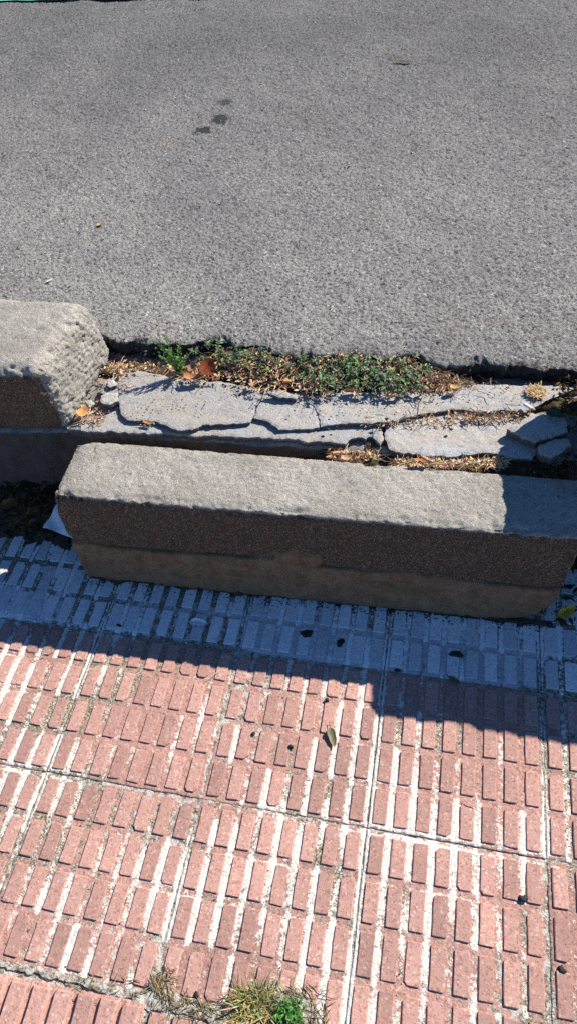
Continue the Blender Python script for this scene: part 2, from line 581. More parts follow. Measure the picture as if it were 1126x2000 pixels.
def slab(name, px, ztop, thick, parent, step=.005, seed=0, rough=.0010, tilt=(0, 0), mat_='mortar', jag=.0025, bow=.0011, dirt=0.0):
    P = np.array([at(x, y, ztop)[:2] for x, y in px])
    if np.sum(P[:, 0] * np.roll(P[:, 1], -1) - np.roll(P[:, 0], -1) * P[:, 1]) < 0:
        P = P[::-1]
    bnd = []
    for i in range(len(P)):
        p, q = P[i], P[(i + 1) % len(P)]
        m = max(1, int(np.linalg.norm(q - p) / .004))
        for k in range(m):
            bnd.append(p + (q - p) * k / m)
    bnd = np.array(bnd)
    bnd = bnd + jag * np.c_[fbm(bnd[:, 0] * 90, bnd[:, 1] * 90, octv=3, seed=seed), fbm(bnd[:, 0] * 90 + 50, bnd[:, 1] * 90, octv=3, seed=seed + 1)]
    nb = len(bnd)
    lo, hi = bnd.min(0), bnd.max(0)
    gx, gy = np.meshgrid(np.arange(lo[0], hi[0], step), np.arange(lo[1], hi[1], step))
    rs = np.random.RandomState(seed + 5)
    gpt = np.c_[gx.ravel(), gy.ravel()] + rs.uniform(-.3, .3, (gx.size, 2)) * step
    # keep points inside and away from the rim
    x, y = gpt[:, 0], gpt[:, 1]
    ins = np.zeros(len(gpt), bool)
    for i in range(nb):
        (x1, y1), (x2, y2) = bnd[i], bnd[(i + 1) % nb]
        cond = (y1 > y) != (y2 > y)
        with np.errstate(divide='ignore', invalid='ignore'):
            xi = (x2 - x1) * (y - y1) / (y2 - y1) + x1
        ins ^= cond & (x < xi)
    dmin = np.min(np.hypot(x[:, None] - bnd[None, :, 0], y[:, None] - bnd[None, :, 1]), 1)
    gpt = gpt[ins & (dmin > step * .6)]
    allp = np.concatenate([bnd, gpt])
    r = delaunay_2d_cdt([Vector(p) for p in allp], [(i, (i + 1) % nb) for i in range(nb)], [], 1, 1e-7)
    ov = np.array([v[:] for v in r[0]])
    tri = np.array([list(f) for f in r[2] if len(f) == 3])
    m = {}
    for new, olds in enumerate(r[3]):
        for q in olds:
            m[q] = new
    loop = [m[i] for i in range(nb)]
    rimd = np.min(np.hypot(ov[:, 0][:, None] - bnd[None, :, 0], ov[:, 1][:, None] - bnd[None, :, 1]), 1)
    c = ov.mean(0)
    z = (ztop + .55 * rough * fbm(ov[:, 0] * 60, ov[:, 1] * 60, octv=4, seed=seed + 2) + .6 * bow * fbm(ov[:, 0] * 9, ov[:, 1] * 9, octv=2, seed=seed)
         - .0012 * np.exp(-rimd / .0020) + tilt[0] * (ov[:, 0] - c[0]) + tilt[1] * (ov[:, 1] - c[1]))
    V = [np.c_[ov, z]]
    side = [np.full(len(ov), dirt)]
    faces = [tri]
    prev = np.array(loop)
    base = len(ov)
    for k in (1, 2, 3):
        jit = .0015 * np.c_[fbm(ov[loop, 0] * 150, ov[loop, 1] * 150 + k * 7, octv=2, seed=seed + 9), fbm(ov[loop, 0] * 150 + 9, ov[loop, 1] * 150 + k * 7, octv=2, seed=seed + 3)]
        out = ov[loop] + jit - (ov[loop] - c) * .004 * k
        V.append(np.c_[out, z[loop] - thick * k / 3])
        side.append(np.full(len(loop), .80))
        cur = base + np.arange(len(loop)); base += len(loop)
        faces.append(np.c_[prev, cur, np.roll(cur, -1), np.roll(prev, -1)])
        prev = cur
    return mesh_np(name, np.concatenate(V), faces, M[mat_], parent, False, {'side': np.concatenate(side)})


slab('slab_piece', [(128, 838), (180, 840), (250, 844), (400, 850), (520, 855), (620, 862), (675, 867), (686, 856), (729, 853), (742, 868), (748, 845),
                    (735, 815), (600, 800), (450, 790), (300, 795), (160, 790), (135, 800)], .250, .022, bed, seed=1, jag=.0035, dirt=.12)
slab('slab_piece', [(751, 846), (756, 876), (788, 884), (830, 889), (868, 891), (910, 887), (945, 884), (971, 884), (990, 893), (1040, 895),
                    (1060, 870), (1040, 815), (900, 790), (760, 815)], .251, .02, bed, seed=2, jag=.003, rough=.0013)
slab('slab_piece', [(234, 790), (236, 807), (248, 819), (263, 821), (303, 821), (325, 832), (347, 841), (376, 839), (394, 830), (449, 828), (489, 823),
                    (495, 814), (500, 797), (512, 776), (500, 756), (430, 745), (350, 738), (280, 725), (235, 728), (205, 745), (195, 766), (218, 780)],
     .2605, .012, bed, seed=3, rough=.0012, dirt=.16)
slab('slab_piece', [(496, 816), (520, 821), (532, 829), (545, 838), (600, 836), (624, 833), (624, 818), (616, 795), (605, 784), (598, 768), (560, 766),
                    (525, 760), (513, 778), (502, 798)], .2600, .012, bed, seed=4, tilt=(-.015, .01), jag=.0015, dirt=.08)
slab('slab_piece', [(606, 784), (617, 797), (625.5, 818), (625.5, 832), (649, 828), (678, 826), (722, 826), (758, 823), (791, 815), (831, 807), (862, 802),
                    (896, 798), (932, 803), (981, 801), (1030, 803), (1046, 793), (1066, 780), (1112, 765), (1120, 756), (1050, 752), (960, 751),
                    (900, 750), (860, 756), (800, 762), (700, 766), (640, 765), (612, 772)], .2615, .0135, bed, seed=5, rough=.0012, dirt=.04)

# loose broken fragments
fr = slab('concrete_fragment', [(1018, 822), (1036, 810), (1070, 812), (1101, 819), (1107, 842), (1072, 852), (1043, 860), (1020, 851), (989, 835), (998, 829)],
          .276, .020, None, seed=11, tilt=(.03, .06))
tag(fr, 'larger grey broken concrete fragment in the shade at right, tapering to a point', 'rubble', 'broken concrete fragments')
fr = slab('concrete_fragment', [(1052, 868), (1082, 855), (1109, 856), (1113, 868), (1095, 884), (1075, 894), (1048, 880)], .270, .020, None, seed=12, tilt=(.05, -.05))
tag(fr, 'rounded grey concrete fragment in the shade, in front of the larger pointed one', 'rubble', 'broken concrete fragments')
fr = slab('concrete_fragment', [(196, 772), (212, 764), (230, 768), (233, 784), (216, 790), (198, 787)], .271, .012, None, seed=13, tilt=(.02, -.05), step=.004)
tag(fr, 'small flat pale concrete flake lying beside the left kerb stone end', 'rubble', 'broken concrete fragments')
fr = slab('concrete_fragment', [(208, 745), (222, 741), (228, 752), (214, 756)], .271, .009, None, seed=14, step=.004)
tag(fr, 'tiny grey concrete chip behind the pale flake near the left kerb', 'rubble', 'broken concrete fragments')
fr = slab('concrete_fragment', [(166, 783), (178, 779), (184, 789), (172, 796)], .262, .012, None, seed=15, step=.004)
tag(fr, 'tiny pale chip against the foot of the left kerb stone end', 'rubble', 'broken concrete fragments')
fr = slab('concrete_fragment', [(520, 766), (550, 763), (582, 770), (580, 777), (545, 774)], .275, .008, None, seed=16, tilt=(-.1, .1), step=.004)
tag(fr, 'narrow pale concrete splinter lying just below the middle of the weeds', 'rubble', 'broken concrete fragments')


# ------------------------------------------------------------------ soil
def soil_sheet(name, xs, ys, zfun, litter, label=None):
    X, Y = np.meshgrid(xs, ys)
    Z = zfun(X, Y)
    o = mesh_np(name, np.c_[X.ravel(), Y.ravel(), Z.ravel()], grid_faces(len(ys), len(xs)), M['soil'], None, True,
                {'litter': np.broadcast_to(litter(X, Y), X.shape).ravel()})
    return tag(o, kind='structure')


# strip of soil between bed and asphalt, heaped where the weeds grow
def z_back(X, Y):
    d = .240 + .005 * fbm(X * 30, Y * 30, octv=4, seed=41)
    hump = sstep(.05, .2, X) * sstep(.80, .62, X)
    d += .026 * hump * sstep(.51, .56, Y) + .010 * sstep(.50, .54, Y) - .030 * (1 - hump) * sstep(.555, .60, Y)
    d -= .03 * sstep(.525, .50, Y)
    return d


soil_sheet('soil_strip', np.arange(-.5, 1.6, .006), np.arange(.49, .66, .006), z_back, lambda X, Y: .8)


# soil in front of the bed, over the tile ends at the left
def z_front(X, Y):
    left = sstep(-.02, -.16, X)
    z = -.012 + .006 * fbm(X * 40, Y * 40, octv=4, seed=42)
    z += left * (sstep(.15, .32, Y) * .055) + .012 * sstep(.28, .36, Y)
    return z


soil_sheet('soil_verge', np.arange(-1.3, 1.9, .007), np.arange(.13, .37, .007), z_front, lambda X, Y: .25)


# debris-filled crack between the bed and the fallen kerb stone
def z_gap(X, Y):
    r = sstep(.30, .46, X)
    return .15 + .072 * r + .006 * fbm(X * 60, Y * 60, octv=4, seed=43) + .35 * (Y - .345) * r


soil_sheet('soil_fill', np.arange(-.05, 1.2, .005), np.arange(.315, .385, .005), z_gap, lambda X, Y: sstep(.3, .5, X))

def z_foot(X, Y):
    d = (.124 + .026 * (X + .07)) - Y
    n = fbm(X * 26, Y * 26, octv=4, seed=44)
    return np.where(d > 0, -.006 + .011 * np.exp(-d / .006) * (.45 + n) + .0012 * n, .004)


soil_sheet('soil_fillet', np.arange(-.07, .925, .0035), np.arange(.09, .16, .0035), z_foot, lambda X, Y: .1)

# ------------------------------------------------------------------ pavement
T = .30
pav = mesh_np('pavement', [(-1.5, -1.5, -.0035), (2.1, -1.5, -.0035), (2.1, .296, -.0035), (-1.5, .296, -.0035)], np.array([[0, 1, 2, 3]]), M['joint'])
tag(pav, kind='structure')


def bar_mesh(seed, mat_, w=.0230, l=.0598, h=.0050, flare=.0009):
    rs = random.Random(seed)
    hw, hl = w / 2, l / 2
    ring = []
    for (sx, sy, order) in ((-1, -1, 0), (1, -1, 1), (1, 1, 0), (-1, 1, 1)):
        cc = rs.uniform(.0007, .0016) if rs.random() > .2 else rs.uniform(.002, .007)
        p1 = (sx * hw, sy * (hl - cc)); p2 = (sx * (hw - cc), sy * hl)
        ring += [p1, p2] if order == 0 else [p2, p1]
    # a mid point on both long sides
    full = []
    for i, p in enumerate(ring):
        full.append(p)
        q = ring[(i + 1) % len(ring)]
        if abs(q[1] - p[1]) > .03:
            full.append(((p[0] + q[0]) / 2 + rs.uniform(-.0006, .0006), (p[1] + q[1]) / 2 + rs.uniform(-.01, .01)))
    k = len(full)
    jt = lambda: rs.uniform(-.0005, .0005)
    ztop = h - .0042
    V = [(x * (1 - .0008 / hw) + jt(), y + jt() - math.copysign(.0008, y), ztop + rs.uniform(-.0002, .0002)) for x, y in full]
    V += [(x + jt(), y + jt(), ztop - .0009) for x, y in full]
    V += [(x * (1 + flare / hw), y * (1 + flare / hl), -.0052) for x, y in full]
    F4 = [[a + i, a + k + i, a + k + (i + 1) % k, a + (i + 1) % k] for a in (0, k) for i in range(k)]
    me_o = (np.array(V), [np.array([list(range(k))]), np.array(F4)])
    me = bpy.data.meshes.new('raised_bar')
    me.from_pydata(V, [], [list(range(k))] + F4)
    me.materials.append(M[mat_])
    me.update()
    return me


BARS = {c: [bar_mesh(100 + i, c + '_bar') for i in range(24)] for c in ('red', 'grey')}
BARS['deep'] = [bar_mesh(200 + i, 'red_bar', .0255, .064, .0075, .003) for i in range(8)]
FOOT = np.array([(-.066, .123), (.908, .152), (.93, .33), (-.075, .31)])   # footprint of the fallen kerb stone


def inside(poly, x, y):
    r = False
    for i in range(len(poly)):
        (x1, y1), (x2, y2) = poly[i], poly[(i + 1) % len(poly)]
        if (y1 > y) != (y2 > y) and x < (x2 - x1) * (y - y1) / (y2 - y1) + x1:
            r = not r
    return r


nbar = [0]


def tile(ci, ri):
    """ci: column; ri: row, 0 = grey row by the kerb, growing towards the viewer"""
    colr = 'grey' if ri == 0 else 'red'
    rs = random.Random(ci * 97 + ri * 13 + 5)
    cx, cy = (ci + .5) * T, (.5 - ri) * T
    gx = .0006
    yaw = rs.uniform(-.004, .004); dz = rs.uniform(-.0012, .0008)
    deep = (ri == 3)
    if ri == 3:
        cy -= .012
        yaw = .02 if ci == 0 else rs.uniform(-.01, .01)
        dz = .003 if ci == 0 else -.001
    px, py = to_px(np.array([[cx + sx * .17, cy + sy * .17, 0] for sx in (-1, 1) for sy in (-1, 1)]))
    vis = px.max() > -20 and px.min() < PW + 20 and py.max() > 0 and py.min() < PH + 20
    step = .003 if vis else .012
    n = int(round((T - 2 * gx) / step)) + 1
    lx = np.linspace(-T / 2 + gx, T / 2 - gx, n)
    X, Y = np.meshgrid(lx, lx)
    wx, wy = X + cx, Y + cy
    # deposits: white lime in the long channels and along the joints, grit elsewhere
    fxc = np.abs(((X / (T / 8)) % 1) - .5)           # .5 in the channel between bars
    fyc = np.abs(((Y / (T / 4)) % 1) - .5)
    longc = sstep(.30, .42, fxc)
    cross = sstep(.40, .46, fyc)
    jd = np.minimum(T / 2 - np.abs(X), T / 2 - np.abs(Y))
    patch = fbm(wx * 7, wy * 7, octv=3, seed=61)
    chan = vnoise(np.floor(wx / (T / 8) + .5) * 3.1, np.floor(wy / (T / 4)) * 5.3 + wy * 9, seed=62)
    w_ = .285 + .21 * longc + .34 * patch + .30 * chan * longc + .26 * np.exp(-jd / .011) * (.45 + .9 * vnoise(wx * 16, wy * 16, seed=66)) - .24 * cross * (1 - longc)
    gr = .16 + .36 * fbm(wx * 5 + 30, wy * 5, octv=3, seed=63) + .18 * longc + .20 * sstep(.55, 1.0, wx) + .22 * np.exp(-jd / .006)
    if colr == 'grey':
        w_ = w_ - .02
        gr = gr + .10 + .35 * sstep(.06, .14, wy)
    if deep:
        w_ -= .45; gr += .12; 
    z = -.0023 + .0005 * fbm(wx * 120, wy * 120, octv=3, seed=64) + .0007 * sstep(.4, .7, w_)
    if deep:
        z = z - .0022
    z = np.where(jd < .0022, z - .0006, z)
    skirt = []
    wob = sstep(.004, .0, T / 2 - gx - np.maximum(np.abs(X), np.abs(Y)))
    X = X - np.sign(X) * wob * (np.abs(X) > np.abs(Y)) * (.0009) * (1 + fbm(wy * 60, wx * 9, octv=3, seed=67))
    Y = Y - np.sign(Y) * wob * (np.abs(Y) >= np.abs(X)) * (.0009) * (1 + fbm(wx * 60, wy * 9, octv=3, seed=68))
    V = np.c_[X.ravel(), Y.ravel(), z.ravel()]
    F = grid_faces(n, n)
    rim = np.r_[np.arange(n), np.arange(1, n) * n + n - 1, (n - 1) * n + np.arange(n - 2, -1, -1), np.arange(n - 2, 0, -1) * n]
    low = V[rim].copy(); low[:, 2] = -.02
    li = len(V) + np.arange(len(rim))
    V = np.concatenate([V, low])
    SK = np.c_[rim, li, np.roll(li, -1), np.roll(rim, -1)]
    o = mesh_np('paving_tile', V, [F, SK], M[colr + '_tile'], pav, True,
                {'white': np.r_[w_.ravel(), np.zeros(len(rim))], 'grit': np.r_[gr.ravel(), np.zeros(len(rim))]})
    o.location = (cx, cy, dz)
    o.rotation_euler = (.022 if (deep and ci == 0) else rs.uniform(-.003, .003), (.012 if (deep and ci == 0) else rs.uniform(-.003, .003)), yaw)
    rest_v, rest_f = [], {}
    c_, s_ = math.cos(yaw), math.sin(yaw)
    for i in range(8):
        for j in range(4):
            bx = (i - 3.5) * (T - .004) / 8
            by = (j - 1.5) * (T - .006) / 4
            wx_, wy_ = cx + bx, cy + by
            if wy_ > .25 and wx_ < -.05 and rs.random() < .5:
                pass
            u, v = to_px(np.array([wx_, wy_, 0]))
            key = 'deep' if (deep and ci <= 1) else colr
            me = rs.choice(BARS[key])
            hidden = inside(FOOT, wx_, wy_)
            if -8 < u < PW + 8 and 900 < v < PH + 25 and not hidden:
                b = bpy.data.objects.new('raised_bar', me)
                b.location = (bx + rs.uniform(-.0004, .0004), by + rs.uniform(-.0005, .0005), rs.uniform(-.0005, .0003))
                b.rotation_euler = (0, 0, rs.uniform(-.008, .008) + (math.pi if rs.random() < .5 else 0))
                link(b, o)
                nbar[0] += 1
            elif vis or abs(wx_ - .45) < 1.1:
                bb = len(rest_v)
                rest_v += [(p.co.x + bx, p.co.y + by, p.co.z) for p in me.vertices]
                for p in me.polygons:
                    rest_f.setdefault(len(p.vertices), []).append([bb + q for q in p.vertices])
    if rest_v:
        r = mesh_np('outlying_bars', np.array(rest_v), [np.array(f) for f in rest_f.values()], M[colr + '_bar'], o, False)
        tag(r, kind='stuff')


for ri in range(0, 5):
    for ci in range(-3, 6):
        tile(ci, ri)
print('bars in view', nbar[0])


# ================================================================== KERB STONES
def rounded_block(dims, r, step):
    """surface grid of a rounded box, centred; returns points, normals, faces, unit coords 0..1"""
    P, N, F, base = [], [], [], 0
    h = np.array(dims) / 2
    for ax in range(3):
        a, b = (ax + 1) % 3, (ax + 2) % 3
        na, nb = max(4, int(dims[a] / step)), max(4, int(dims[b] / step))
        A, B = np.meshgrid(np.linspace(-h[a], h[a], na + 1), np.linspace(-h[b], h[b], nb + 1), indexing='ij')
        for sgn in (-1, 1):
            p = np.zeros((A.size, 3))
            p[:, a], p[:, b], p[:, ax] = A.ravel(), B.ravel(), sgn * h[ax]
            f = grid_faces(na + 1, nb + 1)
            if sgn < 0:
                f = f[:, ::-1]
            P.append(p); F.append(f + base); base += len(p)
    P = np.concatenate(P)
    F = np.concatenate(F)
    # weld the seams
    key = np.round(P * 1e5).astype(np.int64)
    _, first, inv = np.unique(key, axis=0, return_index=True, return_inverse=True)
    P = P[first]
    F = inv.ravel()[F]
    q = np.clip(P, -(h - r), h - r)
    d = P - q
    N = d / np.maximum(np.linalg.norm(d, axis=1), 1e-9)[:, None]
    return q + r * N, N, F, h


def warp(P, h, C):
    """trilinear: C[k] corners with bits x,y,z"""
    t = (P / h + 1) / 2
    out = np.zeros_like(P)
    for k in range(8):
        w = np.ones(len(P))
        for ax in range(3):
            bit = (k >> ax) & 1
            w = w * (t[:, ax] if bit else 1 - t[:, ax])
        out += w[:, None] * np.array(C[k])[None]
    return out, t


# ---- the fallen kerb stone
def fallen_kerb():
    dims = (1.0, .155, .25)
    P, N, F, h = rounded_block(dims, .010, .0032)
    C = [(-.074, .120, .0012), (.918, .146, .0012), (-.076, .285, .0012), (.925, .318, .0012),
         (-.100, .156, .2515), (.932, .185, .2515), (-.102, .315, .2515), (.936, .331, .2515)]
    W, t = warp(P, h, C)
    x, y, z = W.T
    sh = fbm(P[:, 0] * 60, P[:, 1] * 60, P[:, 2] * 60, octv=4, seed=71)
    pits = vnoise(P[:, 0] * 130, P[:, 1] * 130, P[:, 2] * 130, seed=72)
    front = sstep(.55, .9, -N[:, 1])
    top = sstep(.55, .9, N[:, 2])
    line = .118 + .006 * fbm(P[:, 0] * 9, P[:, 0] * 0, octv=3, seed=73)
    low = front * sstep(.003, -.003, z - line)
    kx, kz = W[:, 0] - .405, z - .125
    knot = front * sstep(1.05, .8, np.hypot(kx / .055, kz / np.where(kz > 0, .036, .03)) + .15 * fbm(x * 40, z * 40, octv=2, seed=70))
    smoothing = np.maximum(low, knot)
    amp = .0016 * (1 - .7 * smoothing)
    disp = amp * sh - .0022 * sstep(.55, .8, pits) * (1 - smoothing)
    disp += .003 * low + .0018 * knot
    groove = np.exp(-((z - line) / .0022) ** 2) * front * sstep(-.35, .25, vnoise(x * 11, x * 0, seed=74)) * (1 - knot)
    disp -= .009 * groove
    # chipped arrises
    arr = np.sort(np.abs(P) - (h - .02), axis=1)
    near = sstep(-.002, .012, arr[:, 1])
    chip = fbm(P[:, 0] * 17, P[:, 1] * 40, P[:, 2] * 40, octv=4, seed=75, gain=.65)
    disp -= near * (.0015 + .006 * sstep(.3, 1.0, chip) + .0028 * np.abs(sh))
    nick = vnoise(P[:, 0] * 6.5, P[:, 1] * 9, P[:, 2] * 9, seed=79) + .35 * sh
    disp -= near * .012 * sstep(.55, .95, nick)
    # broken lower right end
    br = sstep(.06, -.02, (.930 - x) + .6 * z - .02 * sh) * sstep(.5, 1, N[:, 0] - N[:, 1] * .6)
    disp -= .012 * br
    for (sx, sz, dep) in ((-.35, 0, .004), (.31, 0, .003)):
        pass
    # worn left top corner
    br2 = np.exp(-((P[:, 0] - h[0]) ** 2 + (P[:, 2] + h[2]) ** 2 + (P[:, 1] + h[1]) ** 2) / .0045)
    disp -= .020 * br2 * (1 + .5 * sh)
    lc = np.exp(-((P[:, 0] + h[0]) ** 2 + (P[:, 2] - h[2]) ** 2) / .0011)
    disp -= .012 * lc
    W = W + N * disp[:, None]
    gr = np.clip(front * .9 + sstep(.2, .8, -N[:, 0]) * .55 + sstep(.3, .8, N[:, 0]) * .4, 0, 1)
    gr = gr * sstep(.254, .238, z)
    rust = knot * sstep(1, .4, np.hypot((x - .415) / .009, (z - .122) / .007))
    gr = np.maximum(gr, groove)
    return mesh_np('kerb_stone', W, F, M['kerb'], None, True, {'grime': gr, 'smoothing': smoothing * .72, 'rust': rust, 'groove': groove * .9})


k = fallen_kerb()
tag(k, 'long rough concrete kerb stone toppled onto the grey paving tiles', 'kerb stone', 'kerb stones')


# ---- kerb stones still standing on the bed
def standing_kerb(C, seed):
    dims = (1.0, .24, .18)
    P, N, F, h = rounded_block(dims, .030, .0029)
    W, t = warp(P, h, C)
    x, y, z = W.T
    end = sstep(.45, .9, np.abs(N[:, 0]))
    top = sstep(.55, .9, N[:, 2])
    front = sstep(.5, .9, -N[:, 1])
    sh = fbm(P[:, 0] * 50, P[:, 1] * 50, P[:, 2] * 50, octv=4, seed=seed)
    big = fbm(P[:, 0] * 14, P[:, 1] * 14, P[:, 2] * 14, octv=3, seed=seed + 1)
    pits = vnoise(P[:, 0] * 110, P[:, 1] * 110, P[:, 2] * 110, seed=seed + 2)
    w1, w2, wc = worley(y / .0062 + z * 31, z / .0062 + x * 60, seed + 6)
    disp = (.0014 + .0016 * end) * sh + (.001 + .0012 * end) * big - .003 * sstep(.55, .8, pits) * (.5 + .15 * end) + end * (.0055 * (.45 - w1) + .0035 * (wc - .5))
    arr = np.sort(np.abs(P) - (h - .03), axis=1)
    near = sstep(-.002, .02, arr[:, 1])
    chip = fbm(P[:, 0] * 22, P[:, 1] * 22, P[:, 2] * 22, octv=3, seed=seed + 3)
    disp -= near * (.001 + .008 * sstep(.1, .8, chip))
    scar = sstep(.35, .6, fbm(P[:, 0] * 20, P[:, 1] * 20, P[:, 2] * 20, octv=3, seed=seed + 4)) * top
    disp -= .0035 * scar * sstep(.25, .5, np.abs(P[:, 0]))
    W = W + N * disp[:, None]
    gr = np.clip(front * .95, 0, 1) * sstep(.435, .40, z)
    return mesh_np('kerb_stone', W, F, M['kerb'], None, True, {'grime': gr, 'smoothing': np.zeros(len(W)), 'rust': np.zeros(len(W)), 'groove': np.zeros(len(W))})


k = standing_kerb([(-1.1, .23, .243), (-.118, .330, .243), (-1.1, .58, .243), (-.100, .600, .243),
                   (-1.1, .215, .430), (-.118, .316, .430), (-1.1, .55, .430), (-.105, .555, .430)], 81)
tag(k, 'kerb stone still standing on its bed at left, with crumbled sunlit end', 'kerb stone', 'kerb stones')
k = standing_kerb([(.948, .300, .243), (1.95, .300, .243), (.950, .585, .243), (1.95, .60, .243),
                   (.949, .290, .455), (1.95, .290, .455), (.930, .575, .455), (1.95, .58, .455)], 91)
tag(k, 'kerb stone standing on the bed just past the right edge, shading the fragments', 'kerb stone', 'kerb stones')


# ================================================================== VEGETATION AND LITTER
def ground_z(x, y):
    """height of the bed or soil at a place on the strip"""
    return z_back(np.array(x), np.array(y)) if y > .525 else .262


rnd = random.Random(3)
TAN = [(.56, .40, .23), (.63, .47, .29), (.44, .28, .15), (.68, .53, .35), (.28, .16, .08), (.54, .33, .17)]


def rvec(r, z=.0):
    a = r.uniform(0, 6.283)
    return Vector((math.cos(a), math.sin(a), z))


def flake(sp, p, size, r, col, up=.22):
    d = rvec(r, r.uniform(-up, up)).normalized()
    s_ = d.cross(Vector((0, 0, 1))).normalized()
    s_ = (s_ + Vector((0, 0, r.uniform(-.3, .3)))).normalized()
    n = d.cross(s_)
    w = size * r.uniform(.25, .5)
    p = Vector(p)
    k = r.uniform(-.25, .35) * size
    V = [p - d * size / 2, p + s_ * w / 2 + n * k, p + d * size / 2, p - s_ * w / 2 + n * k]
    c = tuple(v * r.uniform(.75, 1.2) for v in col)
    sp.add(V, [(0, 1, 2), (0, 2, 3)], c)


def straw(sp, p, L, r, col, rad=.0006, lift=.25):
    d = rvec(r, r.uniform(0, lift)).normalized()
    p = Vector(p)
    s_ = d.cross(Vector((0, 0, 1))).normalized() * rad
    u = Vector((0, 0, rad))
    m = p + d * L / 2 + Vector((r.uniform(-.1, .1), r.uniform(-.1, .1), r.uniform(-.02, .4 * lift + .04))) * L
    e = p + d * L
    V = []
    for q, f in ((p, 1), (m, 1), (e, .4)):
        V += [q + s_ * f - u * f, q - s_ * f - u * f, q + u * f]
    F = []
    for b in (0, 3):
        for i in range(3):
            j = (i + 1) % 3
            F.append((b + i, b + j, b + 3 + j, b + 3 + i))
    sp.add(V, F, tuple(v * r.uniform(.8, 1.2) for v in col))


def scatter(sp, px0, px1, py0, py1, z, n, sizes, r, strawfrac=.35, cols=TAN, zr=.005, bias=None):
    for _ in range(n):
        x, y = r.uniform(px0, px1), r.uniform(py0, py1)
        if bias:
            x, y = r.gauss((px0 + px1) / 2, (px1 - px0) / 4), r.gauss((py0 + py1) / 2, (py1 - py0) / 4)
        p = at(x, y, z)
        if y < 775 and p[1] > .515:
            for _k in range(3):
                zs = max(float(z_back(np.array(p[0]), np.array(p[1]))), .2655 if p[1] < .53 else 0) + .001
                p = at(x, y, zs)
        p[2] += r.uniform(0, zr)
        if r.random() < strawfrac:
            straw(sp, p, r.uniform(.008, .03), r, r.choice(cols))
        else:
            flake(sp, p, r.uniform(*sizes), r, r.choice(cols))


sp = Soup()
# litter round the weeds, behind the slabs
scatter(sp, 205, 320, 690, 728, .262, 260, (.005, .013), rnd)
scatter(sp, 180, 260, 700, 760, .264, 130, (.004, .010), rnd, .5)
scatter(sp, 330, 480, 690, 745, .272, 430, (.006, .016), rnd)
scatter(sp, 470, 640, 690, 765, .274, 600, (.006, .016), rnd, .4)
scatter(sp, 600, 880, 690, 770, .276, 760, (.006, .015), rnd, .4)
scatter(sp, 780, 890, 715, 765, .272, 330, (.005, .013), rnd, .4)
scatter(sp, 880, 1000, 735, 770, .268, 120, (.003, .008), rnd, .4)
# foot of the left kerb end
scatter(sp, 140, 205, 785, 830, .254, 170, (.005, .013), rnd, .4)
# crack between upper slab and front pieces
scatter(sp, 270, 315, 822, 832, .253, 20, (.005, .010), rnd, .2)
scatter(sp, 690, 880, 812, 834, .255, 160, (.004, .010), rnd, .4)
scatter(sp, 870, 1040, 805, 825, .256, 240, (.005, .013), rnd, .4)
# gap behind the fallen kerb
scatter(sp, 640, 740, 880, 900, .238, 200, (.006, .014), rnd, .4)
PALE = [(.66, .50, .31), (.70, .56, .37), (.54, .38, .22), (.42, .26, .13)]
scatter(sp, 760, 990, 897, 914, .243, 480, (.006, .015), rnd, .35, PALE, .004)
lit = sp.build('leaf_litter', M['dry'])
tag(lit, 'tan dry leaf crumbs and straw lying along the cracked bed', 'leaf litter', kind='stuff')

# dark damp leaves in the shade by the left kerb
sp = Soup()
DARKL = [(.055, .035, .018), (.10, .06, .025), (.03, .022, .014), (.14, .10, .03), (.07, .03, .015)]
for _ in range(420):
    x, y = rnd.uniform(-.34, -.075), .335 - .125 * rnd.random() ** 1.3
    z = float(z_front(np.array(x), np.array(y))) + rnd.uniform(.002, .014)
    flake(sp, (x, y, z), rnd.uniform(.012, .032), rnd, rnd.choice(DARKL), .35)
for _ in range(60):
    x, y = rnd.uniform(.92, 1.02), rnd.uniform(.15, .34)
    flake(sp, (x, y, rnd.uniform(.004, .02)), rnd.uniform(.012, .03), rnd, rnd.choice(DARKL), .35)
for _ in range(240):
    p = at(rnd.uniform(985, 1126), rnd.uniform(870, 935), .24)
    flake(sp, p, rnd.uniform(.006, .018), rnd, rnd.choice(DARKL), .35)
for _ in range(160):
    p = at(rnd.uniform(1085, 1140), rnd.uniform(725, 850), .262)
    p[2] += rnd.uniform(0, .012)
    flake(sp, p, rnd.uniform(.006, .016), rnd, rnd.choice(DARKL), .35)
o = sp.build('dark_leaf_litter', M['dry'])
tag(o, 'dark damp leaf litter in the shaded hollow beside the left kerb', 'leaf litter', kind='stuff')

# crumbs of asphalt and grit
sp = Soup()


def crumb(sp, p, s_, r, col):
    V = []
    for (a, b, c) in ((1, 0, 0), (-1, 0, 0), (0, 1, 0), (0, -1, 0), (0, 0, 1), (0, 0, -1)):
        k_ = s_ * r.uniform(.6, 1.2)
        V.append((p[0] + a * k_ + r.uniform(-.3, .3) * s_, p[1] + b * k_ + r.uniform(-.3, .3) * s_, p[2] + c * k_ * .7))
    F = [(0, 2, 4), (2, 1, 4), (1, 3, 4), (3, 0, 4), (2, 0, 5), (1, 2, 5), (3, 1, 5), (0, 3, 5)]
    sp.add(V, F, col)


